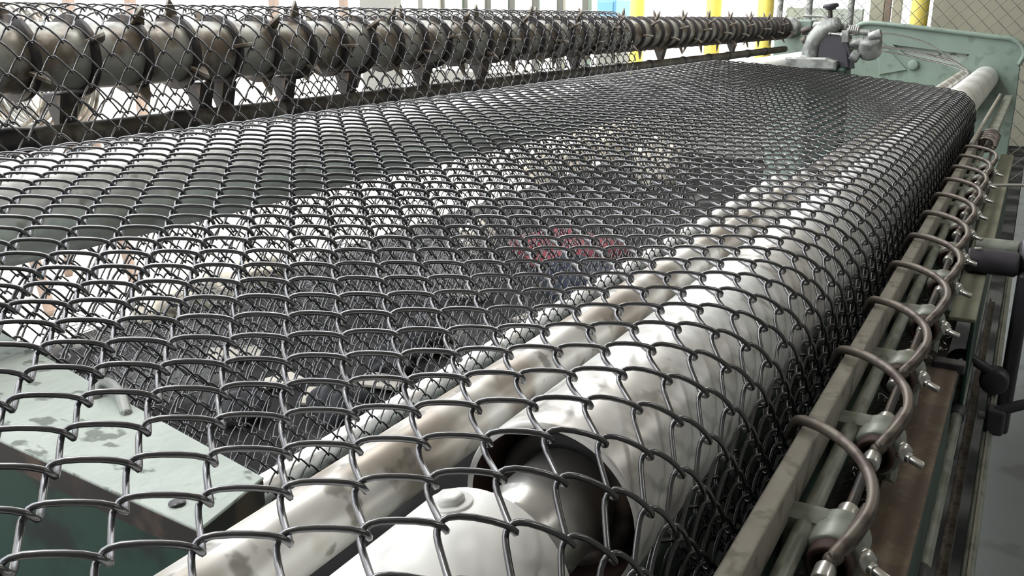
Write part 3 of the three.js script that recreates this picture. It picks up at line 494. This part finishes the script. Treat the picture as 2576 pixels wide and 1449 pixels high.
{ const X = -62, Z = 41, Y = -3.6, o = thing('wire_reel', 'grey wire coil on a timber stand in the sunlit yard beyond the drum', 'wire reel', [X, FLOOR, Z]), pts = [];
  for (let i = 0; i <= 560; i++) { const a = i / 28 * 2 * Math.PI, r = 4.2 + 0.5 * Math.sin(i * 0.37); pts.push([X + r * Math.cos(a), Y + r * Math.sin(a), Z - 2.2 + 4.4 * ((i % 280) / 280)]); }
  part(o, 'coil', sweep(pts, 0.14, 1100, 5), drumMat);
  part(o, 'axle', rod([X, Y, Z - 4], [X, Y, Z + 4], 0.4, 16), darkIron);
  for (const d of [-3.6, 3.6]) { part(o, 'leg', sweep([[X, Y, Z + d], [X - 4, FLOOR + 0.3, Z + d]], 0.4, 4, 8), brownPost); part(o, 'leg', sweep([[X, Y, Z + d], [X + 4, FLOOR + 0.3, Z + d]], 0.4, 4, 8), brownPost); }
}
/* ---------------------------------------------------------------- litter and stock on the floor seen through the mesh */
function wireRoll(u, v, r, len, turn) {
  const q = atY(u, v, FLOOR + r), l = [];
  for (let i = 0; i < 20; i++) { const pts = [], rad = r * (1 - 0.35 * (i % 4) / 4); for (let k = 0; k < 44; k++) { const a = k / 44 * 2 * Math.PI; pts.push(new THREE.Vector3((-len / 2 + len * (i + ((k % 2) ? 0.9 : 0)) / 20) * P, rad * P * Math.cos(a), rad * P * Math.sin(a))); }
    l.push(new THREE.TubeGeometry(new THREE.CatmullRomCurve3(pts, true), 88, 0.0022, 3, true)); }
  const g = merge(l); g.rotateY(turn); const c = W(q[0], FLOOR + r, q[2]); g.translate(c.x, c.y, c.z);
  solo('wire_mesh_roll', 'rolled-up bundle of wire mesh lying on the floor behind the hanging mesh', 'mesh roll', g, wireMat, 'mesh rolls on the floor');
}
wireRoll(650, 790, 2.2, 9, 0.5); wireRoll(330, 900, 2.2, 8, 0.3); wireRoll(1000, 690, 2.6, 14, 0.8);
const heap = (name, label, cat, u, v, sx, sy, sz, mat, group, t = 0) => { const q = atY(u, v, FLOOR + sy * 0.6); solo(name, label, cat, lump(q[0], FLOOR, q[2], sx, sy, sz, 0.16, 3, t), mat, group); };
for (const [u, v, s] of [[530, 735, 1.5], [395, 775, 1.3], [655, 690, 1.5], [1200, 605, 1.6]]) heap('sack', 'bulging pale sack on the floor behind the hanging mesh', 'sack', u, v, s * 1.3, s, s, sackMat, 'sacks on the floor', rr(0, 3));
for (const [u, v, s] of [[1540, 355, 3.2], [1640, 300, 3.4], [1440, 380, 3], [1840, 345, 2.4], [1900, 290, 3.2], [1730, 270, 3.4], [1370, 420, 2.6], [1660, 420, 2.6]]) heap('stock_bag', 'large pale stock bag standing on the floor far behind the mesh', 'bag', u, v, s * 1.2, s * 1.3, s, sackMat, 'stock bags behind the mesh', rr(0, 3));
for (const [u, v, a, b, c] of [[860, 1030, 1.6, 1.1, 1.4], [600, 1030, 1.5, 1, 1.3], [1075, 850, 2, 1.3, 1.6], [990, 915, 1.6, 1, 1.2]]) heap('rag_heap', 'black greasy rag heap on the floor behind the hanging mesh', 'rags', u, v, a, b, c, ragMat, 'rag heaps on the floor', rr(0, 3));
heap('red_cloth', 'crumpled dark red cloth on the floor behind the hanging mesh', 'cloth', 1440, 640, 5, 1.6, 3.2, redCloth);
heap('navy_cloth', 'crumpled navy blue cloth on the floor beside the red cloth', 'cloth', 1470, 712, 3.4, 1.5, 2.6, navyCloth);
for (const [u, v, a, w] of [[830, 1000, 0.4, 3], [700, 960, 1.2, 2.4], [960, 960, 0.2, 2.6], [1100, 870, 0.9, 2.2], [590, 890, 0.7, 3.2], [1180, 740, 0.3, 3], [1340, 800, 1.4, 2.4]]) { const q = atY(u, v, FLOOR + 0.3), g = new RoundedBoxGeometry(w * P, 0.012, w * 0.7 * P, 1, 0.002); g.rotateX(rr(-0.1, 0.1)); g.rotateY(a); const c = W(q[0], FLOOR + 0.35, q[2]); g.translate(c.x, c.y, c.z); solo('cardboard_sheet', 'flattened pale cardboard sheet lying on the dark floor', 'cardboard', boxUV(g), card, 'cardboard sheets on the floor'); }

renderer.render(scene, camera);
